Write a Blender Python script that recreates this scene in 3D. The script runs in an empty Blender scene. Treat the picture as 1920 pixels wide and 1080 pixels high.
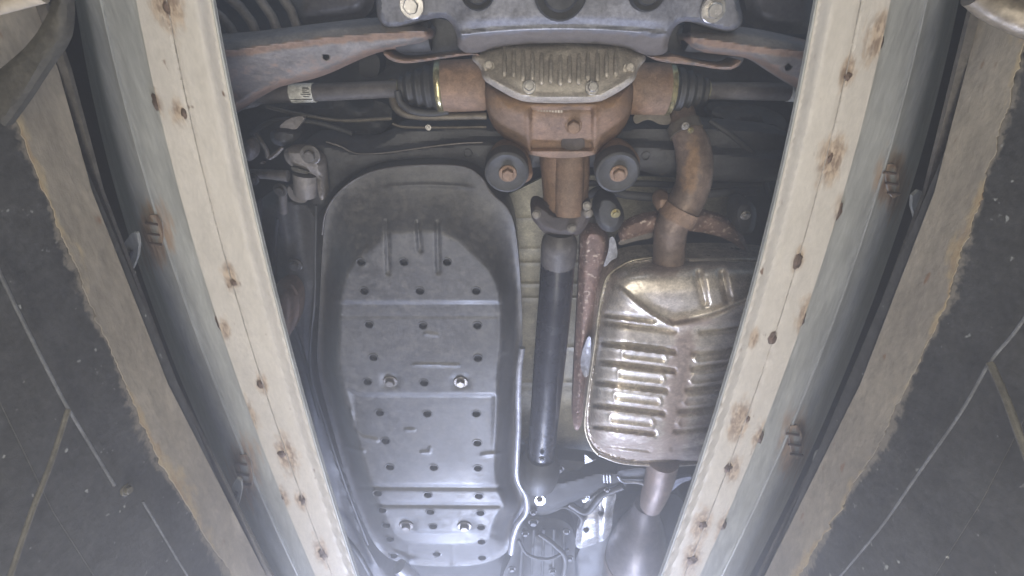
import bpy, math, random
import numpy as np
from mathutils import Vector, Matrix
from mathutils.geometry import delaunay_2d_cdt

random.seed(7)
rng = np.random.default_rng(7)
scene = bpy.context.scene
C = scene.collection

# ------------------------------------------------------------------ camera
F = 960.0                      # focal length in photograph pixels (1920 wide)
ELEV = math.radians(60.0)
cam_data = bpy.data.cameras.new('camera')
cam_data.sensor_width = 36.0
cam_data.lens = 36.0 * F / 1920.0
cam_data.clip_start = 0.02
cam_data.clip_end = 200.0
cam = bpy.data.objects.new('camera', cam_data)
C.objects.link(cam)
cam.location = (0, 0, 0)
cam.rotation_euler = (math.radians(90) + ELEV, 0, 0)
scene.camera = cam

# ------------------------------------------------------------------ world, sun, lamps, exposure
world = bpy.data.worlds.new('World')
scene.world = world
world.use_nodes = True
wn = world.node_tree.nodes
wl = world.node_tree.links
wn.clear()
sky = wn.new('ShaderNodeTexSky')
sky.sky_type = 'NISHITA'
sky.sun_disc = False
sky.sun_elevation = math.radians(38)
sky.sun_rotation = math.radians(20)
bg = wn.new('ShaderNodeBackground')
bg.inputs['Strength'].default_value = 0.15
wo = wn.new('ShaderNodeOutputWorld')
wl.new(sky.outputs[0], bg.inputs[0])
wl.new(bg.outputs[0], wo.inputs[0])

def area_lamp(name, loc, target, sx, sy, power, col, spread=180):
    d = bpy.data.lights.new(name, 'AREA')
    d.shape = 'RECTANGLE'
    d.size = sx
    d.size_y = sy
    d.energy = power
    d.color = col
    d.spread = math.radians(spread)
    o = bpy.data.objects.new(name, d)
    C.objects.link(o)
    o.location = loc
    o.rotation_euler = (Vector(target) - Vector(loc)).to_track_quat('-Z', 'Y').to_euler()
    return o

# inspection lamps on the pit floor and the daylight in front of the car
area_lamp('pit_lamp', (0, 0.45, -0.92), (0, 0.50, 1.0), 0.60, 2.2, 54, (1.0, 0.945, 0.835))
area_lamp('daylight_opening', (0.1, 3.25, -0.15), (0.0, 1.6, 1.05), 1.3, 0.7, 108, (0.52, 0.63, 1.0), 120)
area_lamp('added_glint_lamp', (-0.10, 3.05, -0.30), (-0.05, 1.45, 1.0), 0.34, 0.30, 58, (1.0, 0.98, 0.95))  # added unseen lamp, mirrored as the hot patch on the tank shield
area_lamp('rear_opening', (0.0, -2.2, 0.3), (0.0, 0.0, 1.0), 2.2, 0.6, 17, (0.84, 0.87, 1.0))

scene.view_settings.view_transform = 'Standard'
scene.view_settings.look = 'None'
scene.view_settings.exposure = 0.0
scene.view_settings.gamma = 1.0
scene.cycles.use_denoising = True
scene.cycles.max_bounces = 6
scene.cycles.sample_clamp_indirect = 4.0

# ------------------------------------------------------------------ projection helpers
CE, SE = math.cos(ELEV), math.sin(ELEV)

def ray(px, py):
    u = (np.asarray(px, float) - 960.0) / F
    v = (540.0 - np.asarray(py, float)) / F
    return u, CE - v * SE, SE + v * CE

def P(px, py, z):
    """world point at height z seen at photograph pixel (px, py)"""
    dx, dy, dz = ray(px, py)
    k = z / dz
    return np.stack([dx * k, dy * k, np.broadcast_to(z, np.shape(dx * k)) * 1.0], -1)

def PX(px, py, x):
    """world point on the vertical plane x"""
    dx, dy, dz = ray(px, py)
    k = x / dx
    return np.stack([dx * k, dy * k, dz * k], -1)

def PV(px, py, z):
    return Vector(P(px, py, z).tolist())

def upp(px, py, z):
    """metres per photograph pixel at that point"""
    return float(z / ray(px, py)[2] / F)

# ------------------------------------------------------------------ materials
def S(r, g, b):
    f = lambda c: (c / 255 / 12.92) if c / 255 <= 0.04045 else ((c / 255 + 0.055) / 1.055) ** 2.4
    return (f(r), f(g), f(b), 1.0)

MATS = {}

def mat(name, col, col2=None, rough=0.55, metal=0.0, scale=9.0, amt=0.6, bump=0.25, bscale=55.0,
        wear=(150, 110, 78), wearlo=0.35, spec=0.35, stretch=(1, 1, 1), specks=None, speck_scale=70, speck_thr=0.66, rvar=0.12, wearmax=0.8, core=None, coremax=0.6, dirt=0.85, wscale=55):
    if name in MATS:
        return MATS[name]
    m = bpy.data.materials.new(name)
    m.use_nodes = True
    nt = m.node_tree
    nd, lk = nt.nodes, nt.links
    b = nd['Principled BSDF']
    tc = nd.new('ShaderNodeTexCoord')
    mp = nd.new('ShaderNodeMapping')
    mp.inputs['Scale'].default_value = stretch
    lk.new(tc.outputs['Object'], mp.inputs[0])
    V = mp.outputs[0]

    def noise(sc, det=5, ro=0.6):
        n = nd.new('ShaderNodeTexNoise')
        n.inputs['Scale'].default_value = sc
        n.inputs['Detail'].default_value = det
        n.inputs['Roughness'].default_value = ro
        lk.new(V, n.inputs['Vector'])
        return n.outputs['Fac']

    def rng_(src, a, b_, c=0.0, d=1.0):
        n = nd.new('ShaderNodeMapRange')
        n.inputs[1].default_value = a
        n.inputs[2].default_value = b_
        n.inputs[3].default_value = c
        n.inputs[4].default_value = d
        lk.new(src, n.inputs[0])
        return n.outputs[0]

    def mix(fac, a, b_, blend='MIX'):
        n = nd.new('ShaderNodeMix')
        n.data_type = 'RGBA'
        n.blend_type = blend
        if isinstance(fac, float):
            n.inputs[0].default_value = fac
        else:
            lk.new(fac, n.inputs[0])
        for i, s in ((6, a), (7, b_)):
            if isinstance(s, tuple):
                n.inputs[i].default_value = s
            else:
                lk.new(s, n.inputs[i])
        return n.outputs[2]

    def mth(op, a, b_):
        n = nd.new('ShaderNodeMath')
        n.operation = op
        for i, s in ((0, a), (1, b_)):
            if isinstance(s, (int, float)):
                n.inputs[i].default_value = s
            else:
                lk.new(s, n.inputs[i])
        return n.outputs[0]

    c1 = S(*col)
    c2 = S(*(col2 or tuple(int(x * 0.78) for x in col)))
    n1 = noise(scale)
    cc = mix(rng_(n1, 0.38, 0.64, 0.0, amt), c1, c2)
    n2 = noise(bscale, 6, 0.7)
    cc = mix(dirt, cc, mix(rng_(n2, 0.3, 0.7), (0.60, 0.60, 0.60, 1), (1.32, 1.32, 1.32, 1)), 'MULTIPLY')
    n7 = noise(bscale * 4.0, 3, 0.6)
    cc = mix(dirt * 0.55, cc, mix(rng_(n7, 0.32, 0.68), (0.66, 0.66, 0.66, 1), (1.3, 1.3, 1.3, 1)), 'MULTIPLY')
    n6 = noise(scale * 0.55, 8, 0.72)
    cc = mix(dirt, cc, mix(rng_(n6, 0.34, 0.66), (0.62, 0.61, 0.59, 1), (1.22, 1.22, 1.23, 1)), 'MULTIPLY')
    if specks:
        n3 = noise(speck_scale, 2, 0.5)
        cc = mix(rng_(n3, speck_thr, speck_thr + 0.05), cc, S(*specks))
    at = nd.new('ShaderNodeAttribute')
    at.attribute_name = 'wear'
    n4 = noise(wscale, 7, 0.72)
    wsum = mth('ADD', at.outputs['Fac'], mth('MULTIPLY', mth('SUBTRACT', n4, 0.5), 2.0))
    wf = mth('MULTIPLY', mth('MULTIPLY', rng_(wsum, wearlo, wearlo + 0.35), rng_(at.outputs['Fac'], 0.02, 0.25)), wearmax)
    cc = mix(wf, cc, S(*wear))
    n5 = rng_(noise(wscale * 1.7, 5, 0.75), 0.44, 0.56)
    dk = core or tuple(int(x * 0.62) for x in wear)
    cc = mix(mth('MULTIPLY', n5, rng_(at.outputs['Fac'], 0.45, 0.85, 0.0, coremax)), cc, S(*dk))
    lk.new(cc, b.inputs['Base Color'])
    ro = rng_(n1, 0.3, 0.7, max(0.05, rough - rvar), min(1.0, rough + rvar))
    ro = mth('ADD', ro, mth('MULTIPLY', wf, 0.25))
    lk.new(ro, b.inputs['Roughness'])
    mt = mth('MULTIPLY', mth('SUBTRACT', 1.0, wf), metal)
    lk.new(mt, b.inputs['Metallic'])
    b.inputs['Specular IOR Level'].default_value = spec
    bp = nd.new('ShaderNodeBump')
    bp.inputs['Strength'].default_value = bump
    bp.inputs['Distance'].default_value = 0.004
    lk.new(n2, bp.inputs['Height'])
    lk.new(bp.outputs[0], b.inputs['Normal'])
    MATS[name] = m
    return m

M_beige = mat('beige_painted_steel', (187, 180, 168), (178, 171, 160), rough=0.6, scale=5, stretch=(1, 0.35, 1), bump=0.08,
              wear=(172, 146, 114), wearmax=0.6, core=(116, 97, 80), coremax=0.85, specks=(120, 98, 80), speck_scale=95, speck_thr=0.72, dirt=0.25, wearlo=0.5, wscale=80, amt=0.35)
M_beigeline = mat('beige_fold_line', (172, 164, 153), rough=0.7, bump=0.0)
M_galv = mat('galvanised_steel', (158, 158, 152), (138, 138, 134), rough=0.5, metal=0.1, dirt=0.5, scale=16, stretch=(1, 0.12, 1), bump=0.08, bscale=70,
             wear=(156, 128, 98), wearlo=0.45, core=(100, 78, 62), coremax=0.9, wscale=90)
M_lip = mat('dirty_steel_angle', (158, 148, 132), (120, 113, 104), rough=0.7, scale=9, stretch=(1, 0.4, 1), bump=0.3, dirt=0.5, specks=(128, 104, 84), speck_scale=45, speck_thr=0.68, wear=(176, 158, 124), wearlo=0.42, core=(140, 112, 84), coremax=0.55, wearmax=0.8, wscale=70)
M_pit = mat('black_pit_wall', (75, 74, 72), (60, 60, 60), rough=0.75, scale=6, bump=0.35, bscale=30, wear=(140, 131, 117), wearlo=0.45, wearmax=0.75, coremax=0.0, wscale=60, specks=(150, 150, 145), speck_scale=75, speck_thr=0.70)
M_flange = mat('grimy_lip_flange', (92, 87, 80), (72, 70, 67), rough=0.8, bump=0.4)
M_brace = mat('grimy_brace_steel', (72, 69, 62), (56, 55, 50), rough=0.8, bump=0.4)
M_deck = mat('dark_ramp_underside', (44, 44, 44), (36, 36, 36), rough=0.9, bump=0.1)
M_pan = mat('dark_underbody', (74, 74, 75), (60, 60, 62), rough=0.75, scale=7, bump=0.4, bscale=40)
M_cream = mat('cream_floor_paint', (176, 170, 150), (150, 146, 134), rough=0.5, scale=6, bump=0.1)
M_tank = mat('grey_coated_tank_shield', (88, 88, 90), (72, 72, 74), rough=0.46, metal=0.15, scale=7, bump=0.10, bscale=90, spec=0.45, dirt=0.9,
             specks=(150, 150, 152), speck_scale=110, speck_thr=0.75, wear=(112, 109, 106), wearlo=0.38, wearmax=0.6)
M_tankhole = mat('shield_hole_shadow', (60, 61, 65), rough=0.8, bump=0.0)
M_black = mat('black_rubber', (66, 65, 64), (52, 52, 52), rough=0.6, bump=0.25, spec=0.4)
M_shaft = mat('black_painted_shaft', (50, 50, 57), (44, 44, 50), rough=0.24, metal=0.2, bump=0.02, scale=14, bscale=90, spec=0.7, amt=0.3)
M_frame = mat('dark_subframe_paint', (84, 84, 86), (68, 68, 70), rough=0.55, scale=8, bump=0.3, wear=(124, 108, 92))
M_flangeiron = mat('dark_rusty_iron', (78, 69, 63), (62, 57, 54), rough=0.6, scale=20, bump=0.5, bscale=90)
M_rail = mat('dusty_chassis_paint', (104, 103, 104), (84, 83, 84), rough=0.6, scale=9, bump=0.4)
M_axle = mat('dark_axle_shaft', (92, 88, 86), (78, 75, 74), rough=0.5, scale=20, bump=0.1)
M_blue = mat('dusty_blue_grey_subframe', (126, 127, 135), (104, 102, 101), rough=0.5, metal=0.12, scale=8, bump=0.25, wear=(106, 99, 94), wearlo=0.35, coremax=0.3, wearmax=0.95)
M_arm = mat('dusty_control_arm', (128, 123, 119), (108, 100, 92), rough=0.55, metal=0.08, scale=6, bump=0.3, wear=(138, 112, 94))
M_cast = mat('dusty_cast_iron', (190, 182, 170), (160, 152, 142), rough=0.45, metal=0.15, scale=14, bump=0.5, bscale=80)
M_rust = mat('rusty_brown_casting', (143, 116, 95), (112, 97, 83), rough=0.6, scale=12, bump=0.5, bscale=70, wear=(152, 121, 90), wearmax=0.6)
M_rustpipe = mat('rusty_exhaust_pipe', (130, 113, 101), (106, 94, 87), rough=0.5, metal=0.25, scale=22, bump=0.35, wear=(150, 118, 84), wearmax=0.7)
M_muff = mat('stained_muffler_steel', (208, 200, 188), (174, 163, 150), rough=0.35, metal=0.5, scale=13, bump=0.12, bscale=60, wear=(134, 116, 106), spec=0.5, amt=0.8, wearlo=0.25)
M_brass = mat('clamp_band_steel', (190, 180, 140), (150, 142, 112), rough=0.25, metal=0.8, bump=0.02)
M_seam = mat('muffler_seam_steel', (176, 168, 148), (140, 130, 114), rough=0.35, metal=0.6, scale=30, bump=0.1)
M_bolt = mat('bare_bolt_steel', (196, 192, 186), (160, 154, 148), rough=0.28, metal=0.7, bump=0.1)
M_darkbolt = mat('dull_bolt_steel', (122, 118, 114), (96, 92, 90), rough=0.4, metal=0.5, bump=0.2)
M_white = mat('white_label_paper', (226, 226, 218), (205, 204, 196), rough=0.6, bump=0.0)
M_ink = mat('label_print', (60, 58, 56), rough=0.7, bump=0.0)
M_alu = mat('bright_aluminium_shield', (214, 214, 216), (184, 184, 190), rough=0.3, metal=0.6, scale=20, bump=0.25)
M_heat = mat('rusty_heat_shield', (128, 104, 94), (112, 98, 92), rough=0.6, metal=0.2, scale=18, bump=0.5, bscale=90, specks=(176, 160, 148), speck_scale=120, speck_thr=0.6)
M_tube = mat('olive_brake_line', (112, 104, 92), (90, 85, 78), rough=0.45, metal=0.3, bump=0.2)
M_pipe = mat('pale_grey_pipe', (170, 172, 182), (150, 152, 160), rough=0.4, metal=0.3, bump=0.05)
M_weld = mat('rusty_weld_metal', (112, 92, 76), (84, 72, 62), rough=0.6, metal=0.3, scale=60, bump=0.8, bscale=160)
M_conv = mat('dull_converter_steel', (104, 97, 95), (84, 79, 78), rough=0.45, metal=0.3, scale=25, bump=0.3)
M_dark = mat('dark_matte', (52, 52, 54), rough=0.9, bump=0.2)  # plain dark matte, used for the shield bolts
M_floor = mat('concrete_pit_floor', (96, 94, 90), rough=0.85, bump=0.4)
M_cable = mat('dusty_cable_jacket', (88, 89, 91), (70, 70, 72), rough=0.6, scale=14, bump=0.2)
M_yellow = mat('yellowed_conduit', (95, 91, 80), (76, 74, 69), rough=0.6, scale=14, bump=0.2)

# ------------------------------------------------------------------ object helpers
def finish(me, m, ang=38):
    me.materials.append(m)
    me.polygons.foreach_set('use_smooth', [True] * len(me.polygons))
    me.set_sharp_from_angle(angle=math.radians(ang))
    me.update()

def link(name, me, parent, label=None):
    o = bpy.data.objects.new(name, me)
    C.objects.link(o)
    if parent is not None:
        o.parent = parent
        if parent.type == 'EMPTY':
            o.location = -parent.location
    if label:
        o['label'] = label
    return o

def root(name, loc, label, cat, group=None):
    o = bpy.data.objects.new(name, None)
    C.objects.link(o)
    o.location = loc
    o.empty_display_size = 0.1
    o['label'] = label
    o['category'] = cat
    if group:
        o['group'] = group
    return o

def chaikin(p, n=2, closed=True):
    p = np.asarray(p, float)
    for _ in range(n):
        q = np.roll(p, -1, 0)
        a = 0.75 * p + 0.25 * q
        b = 0.25 * p + 0.75 * q
        r = np.empty((2 * len(p), 2))
        r[0::2] = a
        r[1::2] = b
        if not closed:
            r = np.vstack([p[:1], r[:-2], p[-1:]])
        p = r
    return p

def resample(p, step, closed=True):
    p = np.asarray(p, float)
    q = np.vstack([p, p[:1]]) if closed else p
    seg = np.linalg.norm(np.diff(q, axis=0), axis=1)
    keep = np.r_[True, seg > 1e-6]
    q = q[keep]
    s = np.r_[0, np.cumsum(np.linalg.norm(np.diff(q, axis=0), axis=1))]
    n = max(8, int(s[-1] / step))
    t = np.linspace(0, s[-1], n + 1)
    r = np.stack([np.interp(t, s, q[:, i]) for i in range(q.shape[1])], -1)
    return r[:-1] if closed else r

def dist_seg(x, y, p, closed=True):
    d = np.full(np.shape(x), 1e9)
    n = len(p)
    for i in range(n if closed else n - 1):
        a, b = p[i], p[(i + 1) % n]
        ab = b - a
        L = ab @ ab + 1e-9
        t = np.clip(((x - a[0]) * ab[0] + (y - a[1]) * ab[1]) / L, 0, 1)
        d = np.minimum(d, (x - a[0] - t * ab[0]) ** 2 + (y - a[1] - t * ab[1]) ** 2)
    return np.sqrt(d)

def inside(x, y, p):
    r = np.zeros(np.shape(x), bool)
    n = len(p)
    for i in range(n):
        x1, y1 = p[i]
        x2, y2 = p[(i + 1) % n]
        if y1 == y2:
            continue
        c = ((y1 > y) != (y2 > y)) & (x < (x2 - x1) * (y - y1) / (y2 - y1) + x1)
        r ^= c
    return r

def sstep(a, b, x):
    t = np.clip((x - a) / (b - a), 0, 1)
    return t * t * (3 - 2 * t)

def sheet(name, poly, z, m, parent=None, res=7.0, thick=0.012, smooth=2, wear=None, holes=(), proj='z', label=None, ang=38):
    """pressed sheet: outline given in photograph pixels, z(px, py, d) its real height there, walls going up by thick"""
    poly = np.asarray(poly, float)
    bnd = resample(chaikin(poly, smooth) if smooth else poly, res)
    if not smooth:                      # keep true corners
        bnd = np.vstack([resample(np.array([poly[i], poly[(i + 1) % len(poly)]]), res, closed=False)[:-1]
                         if np.linalg.norm(poly[i] - poly[(i + 1) % len(poly)]) > res else poly[i:i + 1] for i in range(len(poly))])
    x0, y0 = bnd.min(0)
    x1, y1 = bnd.max(0)
    gx, gy = np.meshgrid(np.arange(x0, x1, res), np.arange(y0, y1, res * 0.88))
    gx[1::2] += res * 0.5
    gx, gy = gx.ravel(), gy.ravel()
    k = inside(gx, gy, bnd)
    gx, gy = gx[k], gy[k]
    d = dist_seg(gx, gy, bnd)
    k = d > res * 0.55
    gx, gy, d = gx[k], gy[k], d[k]
    nb = len(bnd)
    pts = [Vector((a, b)) for a, b in bnd] + [Vector((a, b)) for a, b in zip(gx, gy)]
    edges = [(i, (i + 1) % nb) for i in range(nb)]
    vv, ee, ff, ov, oe, of = delaunay_2d_cdt(pts, edges, [], 1, 1e-4)
    v = np.array([(a.x, a.y) for a in vv])
    dd = np.zeros(len(v))
    onb = np.zeros(len(v), bool)
    for i, src in enumerate(ov):
        if src and src[0] >= nb:
            dd[i] = d[src[0] - nb]
        else:
            onb[i] = True
    zz = z(v[:, 0], v[:, 1], dd) if callable(z) else np.full(len(v), float(z))
    w = P(v[:, 0], v[:, 1], zz) if proj == 'z' else PX(v[:, 0], v[:, 1], zz)
    faces = [tuple(f) for f in ff]
    if holes:
        fc = np.array([v[list(f)].mean(0) for f in faces])
        kill = np.zeros(len(faces), bool)
        for hx, hy, hr in holes:
            kill |= ((fc[:, 0] - hx) ** 2 + ((fc[:, 1] - hy) * 1.35) ** 2) < (hr * 1.02) ** 2
        faces = [f for f, q in zip(faces, kill) if not q]
    # walls
    cnt = {}
    for f in faces:
        for i in range(len(f)):
            a, b = f[i], f[(i + 1) % len(f)]
            cnt[(a, b)] = 1
    wv = w.tolist()
    up = {}
    for (a, b) in list(cnt):
        if (b, a) in cnt or not (onb[a] and onb[b]):
            continue
        for q in (a, b):
            if q not in up:
                up[q] = len(wv)
                if proj == 'z':
                    wv.append([wv[q][0], wv[q][1], wv[q][2] + thick])
                else:
                    wv.append([wv[q][0] + thick * math.copysign(1, wv[q][0]), wv[q][1], wv[q][2]])
        faces.append((b, a, up[a], up[b]))
    me = bpy.data.meshes.new(name)
    me.from_pydata(wv, [], faces)
    if wear is not None:
        wa = wear(v[:, 0], v[:, 1], dd)
        full = np.zeros(len(wv))
        full[:len(v)] = wa
        at = me.attributes.new('wear', 'FLOAT', 'POINT')
        at.data.foreach_set('value', full.astype(np.float32))
    finish(me, m, ang)
    return link(name, me, parent, label)

def catmull(pts, n=8):
    p = np.asarray(pts, float)
    if len(p) == 2:
        return np.linspace(p[0], p[1], n + 1)
    q = np.vstack([2 * p[0] - p[1], p, 2 * p[-1] - p[-2]])
    out = []
    for i in range(1, len(q) - 2):
        for t in np.linspace(0, 1, n, endpoint=False):
            a, b, c, d = q[i - 1], q[i], q[i + 1], q[i + 2]
            out.append(0.5 * ((2 * b) + (-a + c) * t + (2 * a - 5 * b + 4 * c - d) * t * t + (-a + 3 * b - 3 * c + d) * t ** 3))
    out.append(p[-1])
    return np.array(out)

def sweep_mesh(name, pts, rad, n=14, m=None, flat=1.0, wear=None):
    """tube through world points with a radius at each"""
    pts = [Vector(p) for p in pts]
    ver, fac = [], []
    nrm = None
    for i, p in enumerate(pts):
        t = (pts[min(i + 1, len(pts) - 1)] - pts[max(i - 1, 0)]).normalized()
        if nrm is None:
            nrm = t.orthogonal().normalized()
            if abs(t.z) < 0.9:
                nrm = (Vector((0, 0, 1)) - t * t.z).normalized()
        nrm = (nrm - t * nrm.dot(t)).normalized()
        bi = t.cross(nrm)
        for k in range(n):
            a = 2 * math.pi * k / n
            ver.append(p + (nrm * math.cos(a) * flat + bi * math.sin(a)) * rad[i])
    for i in range(len(pts) - 1):
        for k in range(n):
            a = i * n + k
            b = i * n + (k + 1) % n
            fac.append((a, b, b + n, a + n))
    fac.append(tuple(range(n))[::-1])
    fac.append(tuple(range((len(pts) - 1) * n, len(pts) * n)))
    me = bpy.data.meshes.new(name)
    me.from_pydata([tuple(v) for v in ver], [], fac)
    if wear:
        at = me.attributes.new('wear', 'FLOAT', 'POINT')
        at.data.foreach_set('value', np.array([wear(*v) for v in ver], np.float32))
    finish(me, m)
    return me

def tube(name, pts, r, m, parent, n=14, seg=8, flat=1.0, label=None, wear=None):
    """pts: (px, py, z); r: radius in photograph pixels, one number or one per point"""
    rr = r if isinstance(r, (list, tuple)) else [r] * len(pts)
    w = [list(P(a, b, c)) + [q * upp(a, b, c)] for (a, b, c), q in zip(pts, rr)]
    w = catmull(w, seg)
    return link(name, sweep_mesh(name, w[:, :3], w[:, 3], n, m, flat, wear), parent, label)

def revolve(name, a, b, prof, m, parent, n=28, label=None):
    """lathe about the axis a-b (world); prof: (t along axis, radius in metres)"""
    a, b = Vector(a), Vector(b)
    pts = [a.lerp(b, t) for t, r in prof]
    ax = (b - a).normalized()
    nrm = ax.orthogonal().normalized()
    bi = ax.cross(nrm)
    ver, fac = [], []
    for p, (t, r) in zip(pts, prof):
        for k in range(n):
            an = 2 * math.pi * k / n
            ver.append(tuple(p + (nrm * math.cos(an) + bi * math.sin(an)) * max(r, 1e-5)))
    for i in range(len(pts) - 1):
        for k in range(n):
            x = i * n + k
            y = i * n + (k + 1) % n
            fac.append((x, y, y + n, x + n))
    fac.append(tuple(range(n))[::-1])
    fac.append(tuple(range((len(pts) - 1) * n, len(pts) * n)))
    me = bpy.data.meshes.new(name)
    me.from_pydata(ver, [], fac)
    finish(me, m, 32)
    return link(name, me, parent, label)

def bolt(px, py, z, r, m=None, parent=None, axis=(0, 0.1, -1), name='bolt', washer=1.45, h=0.8):
    """hex head on a washer; r in photograph pixels, axis the way the head points"""
    m = m or M_bolt
    c = PV(px, py, z)
    q = r * upp(px, py, z)
    ax = Vector(axis).normalized()
    nrm = ax.orthogonal().normalized()
    bi = ax.cross(nrm)
    ver, fac = [], []
    ph = random.random()
    rings = [(washer, 0.35 * 1, 24), (washer, -0.12, 24), (washer * 0.93, -0.2, 24), (1.0, -0.2, 24)]
    hexr = [(1.0, -0.2), (1.0, -0.2 - h * 0.8), (0.86, -0.2 - h), (0.0, -0.2 - h)]
    n = 24
    for rr, hh, _ in rings:
        for k in range(n):
            an = 2 * math.pi * k / n
            ver.append(c + (nrm * math.cos(an) + bi * math.sin(an)) * rr * q - ax * hh * q)
    nr = len(rings)
    for rr, hh in hexr:
        for k in range(n):
            an = 2 * math.pi * k / n
            s = (an + ph) % (math.pi / 3) - math.pi / 6
            hx = 0.87 / math.cos(s)
            ver.append(c + (nrm * math.cos(an) + bi * math.sin(an)) * rr * hx * q - ax * hh * q)
    for i in range(nr + len(hexr) - 1):
        for k in range(n):
            x = i * n + k
            y = i * n + (k + 1) % n
            fac.append((x, y, y + n, x + n))
    me = bpy.data.meshes.new(name)
    me.from_pydata([tuple(v) for v in ver], [], fac)
    finish(me, m, 30)
    return link(name, me, parent)

def cup(px, py, z, r, parent, name='drain_hole', m=M_tank):
    """rolled rim of a hole with the dark inside"""
    c = PV(px, py, z)
    q = r * upp(px, py, z)
    ver, fac = [], []
    n = 22
    prof = [(1.32, 0.0004), (1.18, -0.0012), (1.02, -0.0010), (0.92, 0.0012), (0.86, 0.012), (0.0, 0.013)]
    for rr, hh in prof:
        for k in range(n):
            a = 2 * math.pi * k / n
            ver.append((c.x + rr * q * math.cos(a), c.y + rr * q * math.sin(a), c.z + hh))
    for i in range(len(prof) - 1):
        for k in range(n):
            x = i * n + k
            y = i * n + (k + 1) % n
            fac.append((x, y, y + n, x + n))
    me = bpy.data.meshes.new(name)
    me.from_pydata(ver, [], fac)
    finish(me, m, 50)
    me.materials.append(M_tankhole)
    for p in me.polygons:
        if p.index >= 3 * n:
            p.material_index = 1
    return link(name, me, parent)

def lump(name, c, q, m, parent, flat=0.45, seed=0, stretch=(1, 1)):
    """uneven weld blob"""
    r2 = random.Random(seed)
    ver, fac = [], []
    n, k = 14, 6
    for i in range(k + 1):
        th = math.pi * i / k
        for j in range(n):
            a = 2 * math.pi * j / n
            rr = q * (1 + r2.uniform(-0.42, 0.42))
            ver.append((c[0] + rr * math.sin(th) * math.cos(a) * stretch[0], c[1] + rr * math.sin(th) * math.sin(a) * stretch[1], c[2] + flat * rr * math.cos(th)))
    for i in range(k):
        for j in range(n):
            a = i * n + j
            b = i * n + (j + 1) % n
            fac.append((a, b, b + n, a + n))
    me = bpy.data.meshes.new(name)
    me.from_pydata(ver, [], fac)
    finish(me, m, 80)
    return link(name, me, parent)

def box(name, lo, hi, m, parent=None, label=None):
    x0, y0, z0 = lo
    x1, y1, z1 = hi
    v = [(x, y, z) for x in (x0, x1) for y in (y0, y1) for z in (z0, z1)]
    f = [(0, 1, 3, 2), (4, 6, 7, 5), (0, 4, 5, 1), (2, 3, 7, 6), (0, 2, 6, 4), (1, 5, 7, 3)]
    me = bpy.data.meshes.new(name)
    me.from_pydata(v, [], f)
    me.materials.append(m)
    return link(name, me, parent, label)

def seglist(x, y, segs, hw):
    """soft mask round a list of polylines"""
    r = np.zeros(np.shape(x))
    for s in segs:
        r = np.maximum(r, np.exp(-(dist_seg(x, y, np.asarray(s, float), closed=False) / hw) ** 2))
    return r

# ================================================================== THE PIT
W = 0.515
ZL = 0.62
pf = box('pit_floor', (-W - 0.2, -1.6, -1.26), (W + 0.2, 4.2, -1.20), M_floor)
pf['kind'] = 'structure'

def wall(side):
    s = -1 if side == 'left' else 1
    nm = 'left' if s < 0 else 'right'
    r = root('pit_wall', (s * W, 0.6, -1.2),
             'black %s side wall of the inspection pit with rust-edged steel lip' % nm, 'pit wall')
    x0, x1 = sorted((s * (W + 0.004), s * (W + 0.16)))
    box('wall_face', (x0, -1.4, -1.2), (x1, 3.2, ZL - 0.006), M_pit, r)
    # steel angle that lines the pit edge, its lower border eaten by rust
    if s < 0:
        top = [(40, -60), (70, 20), (110, 133), (173, 360), (315, 720), (490, 1062), (570, 1200)]
        bot = [(-62, -60), (-30, 70), (33, 233), (83, 360), (140, 500), (233, 720), (330, 920), (432, 1080), (510, 1200)]
    else:
        top = [(1862, -60), (1840, 20), (1752, 360), (1613, 720), (1440, 1067), (1372, 1200)]
        bot = [(1962, -60), (1917, 100), (1840, 360), (1775, 560), (1703, 720), (1610, 900), (1497, 1080), (1424, 1200)]
    b = resample(np.array(bot, float), 5, closed=False)
    j = np.convolve(rng.normal(0, 9, len(b) + 30), np.ones(9) / 9, 'valid')[:len(b)] * 0.75 + rng.normal(0, 0.9, len(b)) + np.convolve((rng.random(len(b)) > 0.97) * rng.uniform(2, 7, len(b)), [0.5, 1, 0.5], 'same')
    b[:, 0] += s * j
    poly = np.vstack([np.array(top, float), b[::-1]])
    bb = b.copy()

    def wear(x, y, d):
        e = dist_seg(x, y, bb, closed=False)
        return np.clip(1.0 - e / (34.0 + 22 * np.sin(y / 61.0 + s) + 12 * np.sin(y / 23.0)), 0, 1) * (0.62 + 0.3 * np.sin(y / 87.0 + 2 * s))
    sheet('steel_lip', poly, lambda x, y, d: np.full(np.shape(x), s * (W + 0.0012)), M_lip, r, res=6, thick=0.0006, smooth=0,
          wear=wear, proj='x')
    # dust and lime spilling over the black wall below the lip
    o2 = np.array(bot, float)
    far = o2.copy()
    far[:, 0] += s * 230
    far[:, 1] += 40
    o2[:, 0] -= s * 18
    def wd(x, y, d):
        e = dist_seg(x, y, bb, closed=False)
        return np.clip(0.95 - e / (24.0 + 12 * np.sin(y / 47.0 + 3 * s)), 0, 1)
    sheet('wall_plaster', np.vstack([o2, far[::-1]]), lambda x, y, d: np.full(np.shape(x), s * (W + 0.0025)), M_pit, r, res=8, thick=0.001, smooth=0, wear=wd, proj='x')
    t2 = np.array(top, float)
    off = np.interp(t2[:, 1], [0, 1080], [19, 10])
    poly = np.vstack([t2, (t2 - np.stack([s * off, 0 * off], -1))[::-1]])
    sheet('lip_flange', poly, ZL + 0.012, M_flange, r, res=9, thick=0.006, smooth=0)
    return r

wall_l = wall('left')
wall_r = wall('right')

# ================================================================== THE RAILS (ramp edge beams)
def ipx(pts):
    ys = [p[1] for p in pts]
    xs = [p[0] for p in pts]
    k = np.polyfit(ys, xs, 2)
    return lambda y: np.polyval(k, y)

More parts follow.
